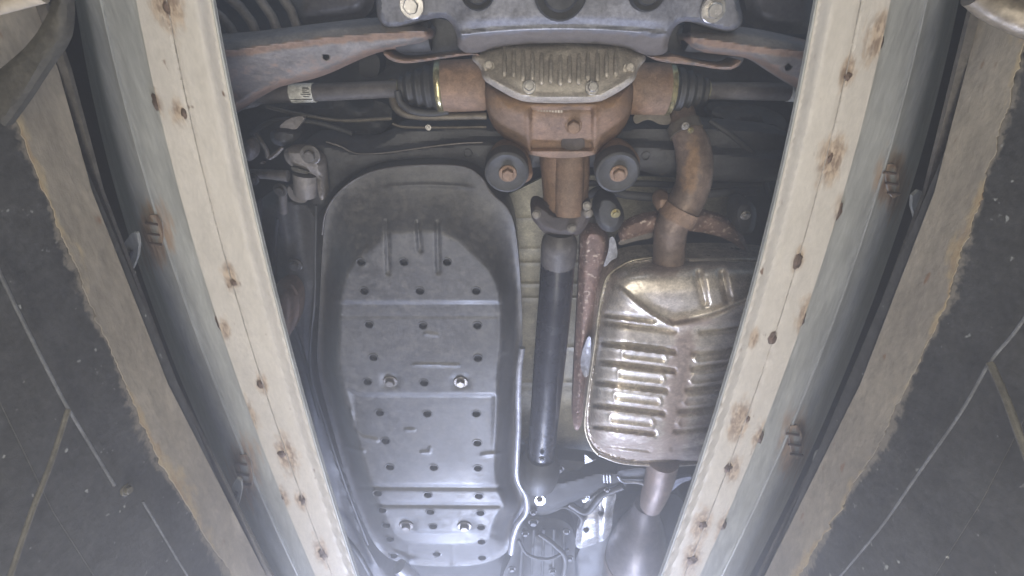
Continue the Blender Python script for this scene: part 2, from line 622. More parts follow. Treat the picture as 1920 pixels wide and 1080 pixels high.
RAILS = {
    'left': dict(inner=[(400, 0), (462, 360), (566, 720), (666, 1080)], outer=[(255, 0), (337, 360), (448, 720), (592, 1080)],
                 bead=[(190, 0), (277, 360), (407, 720), (558, 1080)], dark=[(118, 0), (190, 360), (322, 720), (490, 1080)],
                 welds=[(312, 14), (345, 213), (437, 530), (488, 722), (528, 852), (567, 938), (605, 1040)],
                 edge=[(292, 190), (412, 605), (480, 785), (533, 930)], plates=[(288, 440), (456, 890)],
                 tabs=[[(222, 470), (255, 425), (262, 470), (246, 512), (236, 515)], [(425, 948), (440, 895), (456, 905), (447, 950), (436, 962)]]),
    'right': dict(inner=[(1532, 0), (1457, 360), (1362, 720), (1240, 1080)], outer=[(1670, 0), (1583, 360), (1462, 720), (1312, 1080)],
                  bead=[(1738, 0), (1643, 360), (1518, 720), (1352, 1080)], dark=[(1832, 0), (1742, 360), (1608, 720), (1440, 1080)],
                  welds=[(1590, 143), (1557, 297), (1495, 490), (1448, 635), (1402, 787), (1365, 878), (1318, 985), (1298, 1050)],
                  edge=[(1650, 80), (1572, 395), (1503, 597), (1425, 820), (1355, 985)], plates=[(1672, 345), (1490, 835)],
                  tabs=[[(1706, 372), (1728, 352), (1744, 385), (1736, 420), (1722, 432)], [(1524, 872), (1534, 842), (1546, 862), (1538, 900), (1528, 912)]]),
}
ZR = 0.75

def rail(side):
    R = RAILS[side]
    s = -1 if side == 'left' else 1
    fi, fo, fb, fd0 = (ipx(R[k]) for k in ('inner', 'outer', 'bead', 'dark'))
    fd = lambda y: fd0(y) - s * (24 if s < 0 else 34)
    r = root('ramp_rail', (s * 0.45, 0.5, ZR),
             'beige and galvanised ramp rail on the %s, rust-spotted with welds' % side, 'ramp rail')
    ys = np.linspace(-90, 1190, 40)
    welds = np.array(R['welds'] + R['edge'], float)
    sizes = np.array([1.0] * len(R['welds']) + [0.75] * len(R['edge']))
    jit = rng.uniform(0.5, 1.5, len(welds))
    off = rng.normal(0, 9, (len(welds), 2))

    def u_of(x, y):
        return (x - fo(y)) / (fi(y) - fo(y))

    def zf(x, y, d):
        u = u_of(x, y)
        return ZR + 0.003 * np.abs(u - 0.4) + 0.0022 * np.exp(-((u - 0.4) / 0.018) ** 2) + 0.016 * sstep(0.76, 1.0, u)

    def wear(x, y, d):
        w = np.zeros(np.shape(x))
        for (a, b), q, jj, (ox, oy) in zip(welds, sizes, jit, off):
            tt = np.clip(y - b, -200, 200)
            e = np.sqrt(((x - a - ox + s * 0.25 * tt) * 1.05) ** 2 + ((y - b - oy) * 0.55) ** 2)
            w = np.maximum(w, np.clip(1.15 - e / (46 * q * jj * np.interp(b, [0, 1080], [1.1, 0.55])), 0, 1))
        return w
    poly = np.vstack([np.stack([fo(ys), ys], -1), np.stack([fi(ys), ys], -1)[::-1]])
    sheet('face_plate', poly, zf, M_beige, r, res=6.5, thick=0.004, smooth=0, wear=wear, ang=25,
          label='beige painted steel face plate with rust around the welds')
    tube('seam', [(fo(y) + 0.4 * (fi(y) - fo(y)), y, ZR - 0.0001) for y in np.linspace(-90, 1190, 14)], 0.8, M_beigeline, r, n=6, seg=2)
    # folded inner edge: two thin returns
    for k, (dx, dz) in enumerate(((0.5, 0.012), (4.5, 0.020))):
        tube('edge_return', [(fi(y) - s * (dx if s < 0 else dx) * 1.0, y, ZR + 0.004 + dz) for y in np.linspace(-90, 1190, 14)],
             2.6 - 0.4 * k, M_galv, r, n=8, seg=2)
    # galvanised channel
    pl2 = np.vstack([np.stack([fd(ys), ys], -1), np.stack([fo(ys) - s * 5, ys], -1)[::-1]])
    plates = np.array(R['plates'], float)

    def zc(x, y, d):
        ub = (x - fb(y)) / (fo(y) - fb(y))            # 0 at the bead, 1 at the face plate
        ud = (x - fb(y)) / (fd(y) - fb(y))            # 0 at the bead, 1 at the outer side
        return 0.760 - 0.002 * np.clip(ub, 0, 1) + 0.004 * np.clip(ud, 0, 1) + 0.05 * sstep(0.55, 1.0, ud) - 0.002 * np.exp(-(ud / 0.06) ** 2)

    def wc(x, y, d):
        w = np.zeros(np.shape(x))
        for a, b in plates:
            e = np.sqrt(((x - a) * 1.1) ** 2 + ((y - b) * 0.55) ** 2)
            w = np.maximum(w, np.clip(1.1 - e / 62, 0, 1))
        return w
    sheet('channel', pl2, zc, M_galv, r, res=6.5, thick=0.05, smooth=0, wear=wc, label='grey galvanised steel channel')
    tube('bead', [(fb(y), y, 0.759) for y in np.linspace(-90, 1190, 14)], 3.0, M_galv, r, n=8, seg=2)
    box('deck', (s * 0.60 if s > 0 else -1.1, -0.6, 0.87), (1.1 if s > 0 else s * 0.60, 2.6, 0.90), M_deck, r)
    # weld spots
    for k, (a, b) in enumerate(R['welds']):
        c = P(a, b, ZR - 0.0002)
        q = upp(a, b, ZR)
        lump('weld_spot', c, q * random.uniform(6, 11), M_weld, r, 0.22, k, (random.uniform(0.6, 1.0), random.uniform(1.0, 1.7)))
    for k, (a, b) in enumerate(R['edge']):
        c = P(a, b, ZR + 0.006)
        q = upp(a, b, ZR)
        lump('weld_bead', c, q * 7, M_weld, r, 0.6, 50 + k, (0.8, 2.2))
    for k, (a, b) in enumerate(R['plates']):
        o = sheet('weld_plate', [(a - 14, b - 36), (a + 12, b - 38), (a + 18 - s * 2, b + 22), (a - 2, b + 28)], 0.755, M_galv, r, res=6, thick=0.006, smooth=1,
                  wear=lambda x, y, d: np.clip(1.0 - d / 16, 0.25, 1), label='rusty bracket plate welded to the channel, %s of the two' % ('upper' if k == 0 else 'lower'))
        for q in (-22, -2, 16):
            tube('weld_bead', [(a - 11 + q * 0.2, b + q, 0.754), (a + 12 + q * 0.2, b + q + 3, 0.754)], 2.6, M_weld, r, n=7, seg=4)
    for k, t in enumerate(R['tabs']):
        t = np.array(t, float)
        o = sheet('bracket', t, 0.70, M_galv, r, res=5, thick=0.006, smooth=1, label='small slotted steel bracket tab, %s of the two' % ('upper' if k == 0 else 'lower'))
        c = t.mean(0)
        tube('slot', [(c[0] - 2, c[1] + 9, 0.699), (c[0] + 3, c[1] - 9, 0.699)], 3.2, M_tankhole, o, n=8, seg=2)
        tube('screw', [(c[0] - 4, c[1] + 34, 0.690), (c[0] + 8, c[1] + 33, 0.690)], 4, M_bolt, o, n=8, seg=2)
    return r

rail_l = rail('left')
rail_r = rail('right')

# cables and braces in the pit ---------------------------------------------------------------
def wall_tube(name, pts, r, m, label, cat, s, off=0.012):
    w = [PX(a, b, s * (W - off)) for a, b in pts]
    w = catmull(np.array(w), 6)
    o = link(name, sweep_mesh(name, w, [r] * len(w), 8, m), None)
    o['label'] = label
    o['category'] = cat
    return o

wall_tube('cable', [(-20, 470), (30, 575), (75, 665), (125, 760), (170, 835), (215, 910)], 0.0020, M_cable, 'thin blue-grey cable running along the left pit wall', 'cable', -1)
wall_tube('conduit', [(128, 768), (95, 870), (60, 960), (20, 1078), (5, 1120)], 0.0028, M_yellow, 'yellowish conduit branching down the left pit wall', 'conduit', -1)
wall_tube('cable', [(268, 940), (310, 1010), (352, 1080), (380, 1125)], 0.0017, M_cable, 'hair-thin wire near the bottom of the left pit wall', 'cable', -1)
wall_tube('cable', [(1945, 560), (1900, 625), (1855, 680), (1800, 775), (1720, 890), (1650, 990), (1575, 1080), (1550, 1110)], 0.0019, M_cable, 'thin pale cable running along the right pit wall', 'cable', 1)
wall_tube('conduit', [(1856, 680), (1885, 745), (1920, 840), (1950, 920)], 0.0036, M_yellow, 'yellowish conduit branching off at the right edge', 'conduit', 1)
b1 = PX(238, 918, -(W - 0.008))
o = link('screw_head', bolt(238, 918, float(b1[2]), 8, M_yellow, None, axis=(1, 0, -0.2)).data, None)
bpy.data.objects.remove([q for q in C.objects if q.name == 'bolt'][0])
o['label'] = 'single pale screw head on the left pit wall'
o['category'] = 'screw'

br = sheet('brace', [(-60, 175), (0, 130), (60, 78), (98, 10), (100, -40), (124, -40), (126, 40), (120, 78), (84, 128), (45, 190), (0, 250), (-60, 310)],
           lambda x, y, d: 0.535 - 0.004 * sstep(0, 14, d), M_brace, None, res=8, thick=0.01, smooth=1, label='dark diagonal steel brace crossing the upper left corner')
br['category'] = 'brace'
br2 = tube('pipe', [(-40, 22, 0.50), (10, 8, 0.50), (80, -10, 0.50)], 14, M_lip, None, n=14)
br2['label'] = 'tan pipe at the top left corner'
br2['category'] = 'pipe'
br3 = tube('pipe', [(1825, -12, 0.50), (1868, 14, 0.50), (1930, 38, 0.49), (1975, 52, 0.49)], [22, 26, 30, 30], M_tube, None, n=16)
br3['label'] = 'stained olive pipe at the top right corner'
br3['category'] = 'pipe'

# ================================================================== THE CAR UNDERSIDE
car = root('car', (0, 1.0, 0.9), 'car seen from below, its tank shield, axle, driveshaft and exhaust exposed', 'car')

def part(o, label):
    o['label'] = label
    return o

# floor pan --------------------------------------------------------------
def zpan(x, y, d):
    return 1.32 + 0.012 * np.sin(x / 23.0) * np.sin(y / 41.0) + 0.01 * np.sin(y / 17.0)
sheet('floor_pan', [(120, -160), (1800, -160), (1720, 300), (1560, 820), (1440, 1200), (480, 1200), (360, 820), (200, 300)], zpan, M_pan, car, res=22, thick=0.02, smooth=0,
      label='dark underbody floor pan')
def ztun(x, y, d):
    z = 1.235 + 0.0 * x
    for q in (408, 468, 492, 533, 560, 650, 716, 733):
        z = z - 0.006 * np.exp(-((y - q) / 2.2) ** 2)
    return z + 0.02 * sstep(1020, 1060, x)
sheet('tunnel_panel', [(952, 330), (1240, 330), (1410, 352), (1370, 420), (1200, 425), (1150, 430), (1120, 560), (1110, 800), (1120, 870), (975, 870), (965, 640), (955, 470)],
      ztun, M_cream, car, res=5, thick=0.01, smooth=1, label='cream painted floor tunnel beside the driveshaft')

# fuel tank shield ---------------------------------------------------------
TANK = [(640, 352), (690, 322), (760, 309), (860, 309), (903, 330), (922, 362), (954, 390), (968, 432), (977, 540), (981, 648), (973, 690), (973, 780), (966, 890),
        (984, 930), (984, 960), (962, 992), (956, 1036), (905, 1060), (830, 1063), (765, 1059), (722, 1046), (690, 1004), (650, 900), (620, 790), (592, 690), (598, 600), (604, 460), (612, 392)]
HOLES = [(677, 492), (757, 492), (838, 492), (683, 546), (787, 546), (893, 546), (692, 609), (793, 611), (895, 611), (700, 671), (896, 672), (689, 716), (795, 718),
         (712, 774), (801, 776), (893, 776), (723, 827), (895, 831), (731, 876), (813, 877), (896, 878), (708, 925), (802, 928), (898, 930), (717, 957), (807, 960), (901, 962),
         (724, 985), (812, 987), (902, 989), (731, 1011), (903, 1016), (738, 1042), (819, 1039), (904, 1046)]
TB = chaikin(TANK, 2)

def ztank(x, y, d):
    # local shield depth: wide ramp at the rear end, steep sides
    rearness = sstep(560, 330, y)
    wdt = 38 + 118 * rearness * sstep(600, 720, x) * sstep(985, 880, x) + 40 * rearness
    t = np.clip((d - 6) / wdt, 0, 1)
    h = 0.105 - 0.045 * sstep(560, 380, y)
    z = 0.970 + h * (1 - t * t * (3 - 2 * t))
    body = sstep(10, 34, d)
    # pressed steps (surface recedes towards the front of the car)
    cx = sstep(612, 650, x) * sstep(950, 925, x)
    z = z + 0.0055 * sstep(563, 571, y + 0.0 * x) * cx * body * sstep(598, 588, y)
    z = z + 0.0045 * sstep(586, 594, y - 2) * cx * body * sstep(690, 600, y)
    arc = 741 - 26 * np.clip((690 - x) / 60, 0, 1) ** 2
    z = z + 0.007 * sstep(-5, 4, y - arc) * sstep(640, 668, x) * sstep(938, 918, x) * body * sstep(915, 770, y)
    z = z + 0.0055 * np.exp(-((y - 914 - (x - 800) * 0.006) / 4.2) ** 2) * sstep(655, 700, x) * sstep(945, 938, x)
    z = z + 0.0055 * np.exp(-((y - 947 - (x - 800) * 0.006) / 4.2) ** 2) * sstep(672, 715, x) * sstep(945, 938, x)
    z = z + 0.006 * sstep(994, 1001, y) * sstep(700, 720, x) * sstep(935, 920, x) * sstep(1050, 1030, y)
    # rear swages and small stiffening dents
    z = z + 0.006 * seglist(x, y, [[(725, 415), (728, 512)], [(783, 418), (788, 470)], [(820, 418), (822, 510)]], 4.0)
    z = z - 0.006 * seglist(x, y, [[(765, 1028), (768, 1056)], [(848, 1028), (851, 1058)]], 4.0)
    z = z - 0.004 * seglist(x, y, [[(657, 770), (662, 805), (678, 820), (706, 826)], [(648, 838), (680, 846)], [(905, 853), (940, 850)]], 3.5)
    z = z - 0.003 * seglist(x, y, [[(797, 626), (820, 628)], [(760, 806), (776, 806)], [(790, 848), (806, 848), (806, 840)], [(776, 684), (860, 685)]], 2.2)
    z = z - 0.0035 * np.exp(-((y - 347 - ((x - 800) / 62) ** 2 * 3) / 4.0) ** 2) * sstep(700, 740, x) * sstep(900, 870, x)
    # pads under the bolts
    for a, b in ((732, 715), (864, 716), (762, 985), (871, 986)):
        z = z + 0.004 * np.exp(-(((x - a) / 17) ** 4 + ((y - b) / 12) ** 4))
    return z

def zat(f, x, y, outline):
    return float(f(np.array([x], float), np.array([y], float), dist_seg(np.array([x], float), np.array([y], float), outline))[0])

tank = sheet('fuel_tank_shield', TANK, ztank, M_tank, car, res=3.0, thick=0.10, holes=[(a, b, 8.0) for a, b in HOLES],
             wear=lambda x, y, d: np.clip(0.5 * np.exp(-(d / 9.0) ** 2) + 0.42, 0, 0.6), label='dark grey ribbed fuel tank shield dotted with drain holes', ang=60)
tube('flange_highlight', [(604, 440, 1.045), (612, 396, 1.031), (640, 356, 1.029), (690, 325, 1.029), (760, 311.5, 1.029), (860, 311.5, 1.029), (900, 331, 1.029), (921, 363, 1.029), (951, 391, 1.031), (966, 432, 1.043)], 1.9, M_axle, tank, n=8, seg=6)  # thin tube added as the highlight round the flange
for a, b in HOLES:
    cup(a, b, zat(ztank, a, b, TB), 7.8, tank)
for a, b in ((732, 715), (864, 716), (762, 985), (871, 986)):
    bolt(a, b, zat(ztank, a, b, TB) - 0.001, 8.5, M_darkbolt, tank, washer=1.6)
tube('drain_stub', [(748, 1062, 1.02), (762, 1074, 1.02), (775, 1086, 1.02)], 14, M_pipe, car, n=12, label='pale stub at the front end of the tank')

# pale tube along the tank's edge, its tone standing in for a sunlit line
tube('sunlit_edge_tube', [(979, 652, 1.05), (974, 690, 1.045), (972, 740, 1.045), (972, 800, 1.045), (969, 860, 1.045), (970, 896, 1.045), (986, 928, 1.045), (987, 958, 1.045), (972, 980, 1.045), (963, 1004, 1.045), (958, 1036, 1.045)],
     6.0, M_pipe, car, n=10, seg=6, label='pale tube standing for the sunlit line at the edge of the tank shield')

# frame rail beside the tank
def zfr(x, y, d):
    return 1.13 - 0.03 * sstep(0, 14, d) + 0.012 * np.sin((x - 0.15 * y) / 11.0)
sheet('frame_rail', [(455, 395), (520, 360), (606, 380), (602, 470), (596, 620), (588, 700), (622, 800), (652, 900), (690, 1010), (740, 1080), (800, 1160), (620, 1160), (560, 800), (500, 560)],
      zfr, M_rail, car, res=7, thick=0.08, label='dark chassis rail beside the tank shield')
tube('fuel_line', [(593, 385, 1.06), (591, 470, 1.06), (590, 560, 1.06), (582, 690, 1.06), (612, 800, 1.06), (650, 915, 1.06), (690, 1020, 1.06)], 3.0, M_black, car, n=8, label='thin black line along the chassis rail')
bolt(553, 497, 1.08, 9, M_darkbolt, car, washer=1.5)
sheet('rubber_stop', [(500, 548), (536, 524), (560, 545), (562, 590), (548, 625), (530, 640), (505, 600)], lambda x, y, d: 1.05 - 0.035 * sstep(0, 22, d), M_rust, car, res=5, thick=0.04, label='brown rubber bump stop by the left rail')
sheet('side_bracket', [(470, 395), (484, 372), (486, 384), (482, 430), (490, 470)], 1.03, M_frame, car, res=6, thick=0.02)

# rear crossmember ------------------------------------------------------------------
def zx(x, y, d):
    c = 53 + 0.000225 * (x - 1055) ** 2 * 1.4
    z = 0.900 + 0.05 * sstep(-6, 60, y - c) + 0.022 * np.clip(1 - d / 9, 0, 1)
    ridge = 30 + 0.00022 * (x - 1055) ** 2
    z = z - 0.012 * sstep(26, -2, y - ridge) * sstep(830, 900, x) * sstep(1290, 1220, x)
    z = z - 0.006 * np.exp(-((y - c) / 4.0) ** 2) * sstep(850, 880, x) * sstep(1270, 1240, x)
    return z
XM = [(706, -60), (704, 20), (714, 48), (735, 56), (770, 47), (820, 32), (842, 36), (858, 66), (856, 90), (882, 104), (950, 84), (1055, 80), (1160, 84), (1214, 106), (1252, 102), (1252, 78), (1266, 46), (1290, 38),
      (1330, 52), (1368, 62), (1390, 50), (1394, 30), (1384, 0), (1380, -60)]
xm = sheet('rear_crossmember', XM, zx, M_blue, car, res=5, thick=0.07, smooth=2, wear=lambda x, y, d: np.clip(0.9 * sstep(-4, 14, y - 53 - 0.000315 * (x - 1055) ** 2) * sstep(850, 880, x) * sstep(1270, 1240, x) + 0.5 * np.exp(-(d / 8) ** 2), 0, 1),
           label='blue-grey pressed steel rear crossmember')
tube('crease_highlight', [(x, 53 + 0.000315 * (x - 1055) ** 2, float(zx(np.array([x], float), np.array([53 + 0.000315 * (x - 1055) ** 2]), np.array([30.0]))[0]) + 0.001) for x in range(866, 1250, 48)], 2.2, M_pipe, xm, n=8, seg=4)  # pale tube paints a highlight along the crossmember crease
bolt(772, 10, 0.892, 15, M_bolt, xm, washer=1.55, h=0.9)
bolt(1337, 18, 0.892, 15, M_bolt, xm, washer=1.55, h=0.9)
for a, r_ in ((896, 32), (1050, 50), (1212, 34)):
    c = PV(a, -16, 0.885)
    q = upp(a, -16, 0.885)
    revolve('mount_rubber', c + Vector((0, 0, 0.02)), c - Vector((0, 0, 0.02)), [(0, r_ * q), (0.8, r_ * q), (0.9, r_ * q * 0.93), (0.8, r_ * q * 0.7), (1.0, r_ * q * 0.6), (1.0, r_ * q * 0.2)], M_black, xm)
for pts in ([(716, 100), (735, 116), (765, 120), (830, 110), (884, 102), (906, 106), (880, 95), (830, 102), (766, 111), (738, 106), (724, 94)],
            [(1250, 104), (1215, 104), (1232, 116), (1300, 122), (1350, 131), (1378, 130), (1392, 114), (1384, 112), (1370, 122), (1350, 122), (1300, 112), (1262, 100)]):
    sheet('pocket_flange', pts, lambda x, y, d: 0.965 - 0.006 * sstep(0, 4, d), M_arm, xm, res=3, thick=0.05, wear=lambda x, y, d: 0.6 + 0 * x)
sheet('pocket_wall', [(716, 40), (842, 30), (864, 68), (856, 106), (760, 118), (718, 106)], 1.02, M_frame, xm, res=8, thick=0.02)
sheet('pocket_wall', [(1246, 80), (1264, 40), (1390, 50), (1398, 120), (1370, 130), (1252, 108)], 1.02, M_frame, xm, res=8, thick=0.02)

# control arms
def zarm(side):
    crease = [(400, 97), (450, 92), (520, 82), (620, 70), (720, 62), (800, 58)] if side < 0 else [(1300, 70), (1380, 82), (1440, 90), (1520, 97)]
    cr = np.array(crease, float)

    def f(x, y, d):
        cy = np.interp(x, cr[:, 0], cr[:, 1])
        t = y - cy
        return 0.912 + 0.062 * sstep(4, 90, t) + 0.026 * sstep(2, -34, t) - 0.004 * np.exp(-(t / 3.5) ** 2) + 0.05 * np.clip(1 - d / 14, 0, 1) ** 2
    return f, cr
for side, pts, hole in ((-1, [(385, 66), (440, 64), (500, 57), (600, 44), (706, 33), (775, 38), (812, 52), (810, 78), (770, 90), (712, 96), (660, 118), (600, 146), (540, 158), (500, 172), (435, 214), (400, 236), (385, 200)], (611, 106)),
                        (1, [(1290, 50), (1340, 56), (1396, 50), (1460, 62), (1540, 82), (1560, 110), (1545, 190), (1505, 168), (1460, 140), (1420, 112), (1370, 104), (1300, 98), (1282, 78)], (1478, 125))):
    f, cr = zarm(side)
    nm = 'left' if side < 0 else 'right'
    o = sheet('control_arm', pts, f, M_arm, car, res=4.5, thick=0.05, holes=[(hole[0], hole[1], 7)],
              wear=lambda x, y, d: np.maximum(0.95 * np.exp(-((y - 6 - np.interp(x, cr[:, 0], cr[:, 1])) / 9) ** 2), 0.7 * np.exp(-(d / 9) ** 2) * (y > 70)) * 0.9 + 0.34 * sstep(8, 40, y - np.interp(x, cr[:, 0], cr[:, 1])),
              label='dusty pressed steel control arm on the %s' % nm)
    cup(hole[0], hole[1], zat(f, hole[0], hole[1], chaikin(pts, 2)), 6.5, o, 'hole', M_arm)
    cx = 775 if side < 0 else 1318
    revolve('bush', PV(cx - 32, 66, 0.965), PV(cx + 32, 66, 0.965), [(0, 0.016), (0, 0.024), (0.12, 0.026), (0.88, 0.026), (1, 0.024), (1, 0.016)], M_black, o)

# coil spring, upper left
pts, rr = [], []
c = PV(398, 72, 1.06)
for k in range(0, 4 * 20 + 1):
    a = 2 * math.pi * k / 20
    pts.append((c.x + (0.035 + 0.028 * k / 20) * math.cos(a), c.y + (0.035 + 0.028 * k / 20) * math.sin(a), 0.99 + 0.03 * k / 20))
    rr.append(0.009)
o = link('coil_spring', sweep_mesh('coil_spring', pts, rr, 10, M_arm), car, 'dark coil spring in the upper left corner')

# half shafts -------------------------------------------------------------------------
def half_shaft(side):
    s = side
    Z = 1.085
    y0 = 163 if s < 0 else 168
    X = lambda px: PV(px, y0 + (px - (825 if s < 0 else 1253)) * (0.02 if s > 0 else -0.045), Z)
    q = upp(825, 163, Z)
    if s < 0:
        a, b = 400, 752
        tape = (547, 590)
        boot = (750, 828)
        cupx = (826, 912)
        cl = ((748, 757, 19), (820, 831, 46))
    else:
        a, b = 1640, 1320
        tape = (1478, 1502)
        boot = (1324, 1250)
        cupx = (1252, 1176)
        cl = ((1318, 1327, 18), (1248, 1258, 46))
    sh = revolve('half_shaft', X(a), X(b), [(0, 16.5 * q), (0.5, 16 * q), (1, 15.5 * q)], M_axle, car, label='dark half shaft on the %s of the differential' % ('left' if s < 0 else 'right'))
    prof = []
    n = 9
    for k in range(n * 4 + 1):
        t = k / (n * 4)
        r_ = 19 + 25 * t ** 0.8 + 2.6 * math.cos(2 * math.pi * t * n * 0.5)
        prof.append((t, r_ * q))
    revolve('boot', X(boot[0]), X(boot[1]), prof, M_black, sh)
    revolve('joint_housing', X(cupx[0]), X(cupx[1]), [(0, 43 * q), (0.04, 46 * q), (0.9, 46 * q), (1, 43 * q)], M_rust, sh)
    for x0, x1, r_ in cl:
        revolve('clamp_band', X(x0), X(x1), [(0, (r_ - 4) * q), (0, r_ * q), (0.2, (r_ + 1.3) * q), (0.8, (r_ + 1.3) * q), (1, r_ * q), (1, (r_ - 4) * q)], M_brass, sh, n=40)
    revolve('paper_label', X(tape[0]), X(tape[1]), [(0, 16 * q), (0, 17.4 * q), (1, 17.4 * q), (1, 16 * q)], M_white, sh, n=32)
    if s < 0:
        for k in range(7):
            dy = [-9, -4, 0, 3, 6, 9, 11][k]
            x0 = [548, 574, 570, 574, 574, 574, 574][k]
            x1 = [588, 584, 588, 586, 582, 586, 584][k]
            zz = 1.085 - math.sqrt(max(0, 17.9 ** 2 - dy ** 2)) * q
            c0 = X(0.5 * (x0 + x1))
            yy = c0.y - dy * q
            box('print_line', (X(x0).x, yy - 0.9 * q, zz - 0.0004), (X(x1).x, yy + 0.5 * q, zz + 0.001), M_ink, sh)
    return sh
half_shaft(-1)
half_shaft(1)

# differential ---------------------------------------------------------------------------
COV = [(876, 104), (902, 128), (904, 150), (934, 168), (962, 184), (986, 192), (1055, 194), (1122, 192), (1140, 184), (1168, 168), (1192, 150), (1196, 128), (1218, 106), (1180, 84), (1055, 78), (930, 84)]

def zcov(x, y, d):
    z = 0.985 - 0.062 * sstep(80, 170, y) + 0.03 * (1 - np.sqrt(np.clip(1 - (1 - np.clip(d / 22, 0, 1)) ** 2, 0, 1)))
    return z - 0.012 * np.exp(-((d - 10) / 7) ** 2) * sstep(120, 150, y)
cov = sheet('differential_cover', COV, zcov, M_cast, car, res=4, thick=0.03, label='grey finned differential cover')
CB = chaikin(COV, 2)
for k in range(13):
    x = 946 + k * 17.4
    e = abs(x - 1050) / 105
    y0 = 90 + 16 * (1 - e ** 1.5) * 1.0
    y1 = 158 - 16 * e ** 2 - (4 if k % 2 else 0)
    za, zb = zat(zcov, x, y0, CB), zat(zcov, x, y1, CB)
    tube('fin', [(x, y0, za + 0.004), (x, y0 + 6, za - 0.004), (x, (y0 + y1) / 2, (za + zb) / 2 - 0.006), (x, y1 - 4, zb - 0.003), (x, y1, zb + 0.004)], 4.4, M_cast, cov, n=10, seg=4)
for a, b, r_ in ((992, 163, 9.5), (1110, 165, 9.5), (917, 124, 8), (1179, 128, 8)):
    bolt(a, b, zat(zcov, a, b, CB) - 0.004, r_, M_bolt if b > 150 else M_cast, cov, washer=1.35, axis=(0, -0.35, -1), h=1.1)

HOU = [(906, 150), (945, 160), (985, 168), (1055, 170), (1125, 168), (1160, 160), (1190, 150), (1186, 205), (1170, 244), (1140, 270), (1118, 292), (1055, 298), (992, 292), (960, 272), (928, 244), (912, 212)]

def zhou(x, y, d):
    z = 0.945 + 0.05 * sstep(190, 300, y) + 0.10 * (1 - 0.85 * sstep(255, 288, y) * sstep(975, 1000, x) * sstep(1135, 1110, x)) * (1 - np.sqrt(np.clip(1 - (1 - np.clip(d / 62, 0, 1)) ** 2, 0, 1)))
    rx = np.minimum(x - 994, 1112 - x)
    ry = np.minimum(y - 201, 281 - y)
    q = np.minimum(rx, ry)
    return z + 0.013 * sstep(-1, 4, q) - 0.004 * np.exp(-((q + 5) / 4) ** 2)
hou = sheet('differential_housing', HOU, zhou, M_rust, car, res=4, thick=0.06,
            wear=lambda x, y, d: 0.75 * np.exp(-((y - 192) / 14) ** 2) + 0.5 * np.exp(-(np.abs(x - 1000) / 8) ** 2) * (y > 200),
            label='rusty brown differential housing with a recessed panel')
HB = chaikin(HOU, 2)
bolt(1075, 236, zat(zhou, 1075, 236, HB) - 0.003, 13, M_rust, hou, washer=1.25, h=0.9, name='drain_plug')
zb = zat(zhou, 1075, 268, HB)
sheet('drain_boss', [(1053, 256), (1096, 256), (1097, 281), (1052, 281)], zb - 0.008, M_flangeiron, hou, res=5, thick=0.02, smooth=1)
zl = zat(zhou, 1030, 205, HB)
for k in range(9):     # worn cast lettering, too blurred to read in the photograph
    x = 1008 + k * 5.4
    sheet('cast_mark', [(x, 207), (x + 3.4, 207), (x + 3.4, 212), (x, 212)], zl - 0.0015, M_cast, hou, res=3, thick=0.003, smooth=0)
nose = tube('differential_nose', [(1057, 262, 1.09), (1058, 290, 1.078), (1060, 330, 1.07), (1060, 372, 1.06), (1058, 412, 1.05)], [46, 47, 45, 42, 41], M_rust, car, n=26, label='brown differential nose')
tube('nose_rib', [(1068, 268, 1.052), (1068, 290, 1.040), (1068, 340, 1.028), (1066, 404, 1.014)], [27, 27, 27, 25], M_rust, nose, n=18)
for a, ang_ in ((950, -1), (1158, 1)):
    q = upp(a, 322, 1.0)
    sheet('mount_arm', [(a - 34, 296), (a - 20, 276), (a + 8, 268), (a + 32, 280), (a + 44, 300), (a + 52 * (1 if ang_ < 0 else 0.7), 340), (a, 350), (a - 40, 330)],
          lambda x, y, d: 1.03 - 0.035 * sstep(0, 16, d), M_rust, car, res=5, thick=0.05, label='rusty mounting ear on the %s of the differential nose' % ('left' if ang_ < 0 else 'right'))
    c = PV(a, 323, 0.985)
    ax = Vector((0, 0.16, -1)).normalized()
    mr = revolve('mount_bush', c - ax * 0.03, c + ax * 0.004, [(0, 41 * q), (0.82, 41.5 * q), (0.94, 40 * q), (1.0, 36 * q), (0.93, 30 * q), (0.9, 20 * q), (0.9, 4 * q)], M_black, car, n=40, label='round black rubber bush of the %s differential mount' % ('left' if ang_ < 0 else 'right'))
    bolt(a + 2, 325, 0.984, 12, M_rust, mr, axis=ax, washer=1.4, h=0.8)

# coupling flange and driveshaft
sheet('coupling_disc', [(998, 392), (1010, 378), (1100, 376), (1112, 392), (1100, 426), (1080, 446), (1030, 446), (1006, 424)], lambda x, y, d: 1.035 - 0.008 * sstep(0, 6, d), M_flangeiron, car, res=5, thick=0.02)
fl = sheet('coupling_flange', [(994, 392), (1004, 380), (1022, 388), (1040, 404), (1080, 402), (1096, 380), (1110, 380), (1112, 400), (1098, 424), (1080, 440), (1050, 440), (1018, 432), (998, 414)],
           lambda x, y, d: 1.012 - 0.012 * sstep(0, 6, d), M_flangeiron, car, res=4, thick=0.05, label='dark coupling flange behind the driveshaft')
for a, b in ((1006, 402), (1072, 428), (1101, 386), (1103, 400)):
    bolt(a, b, 0.996, 6.5, M_darkbolt, fl, washer=1.3, axis=(0, -0.3, -1))
ps = tube('driveshaft', [(1046, 486, 1.05), (1041, 560, 1.05), (1032, 660, 1.05), (1023, 760, 1.05), (1014, 858, 1.05)], [32, 31.5, 30, 27.5, 25], M_shaft, car, n=36, label='long glossy black driveshaft')
tube('yoke', [(1050, 436, 1.04), (1049, 452, 1.04), (1048, 470, 1.045), (1046, 492, 1.05)], [26, 33, 34, 32.5], M_axle, ps, n=24)
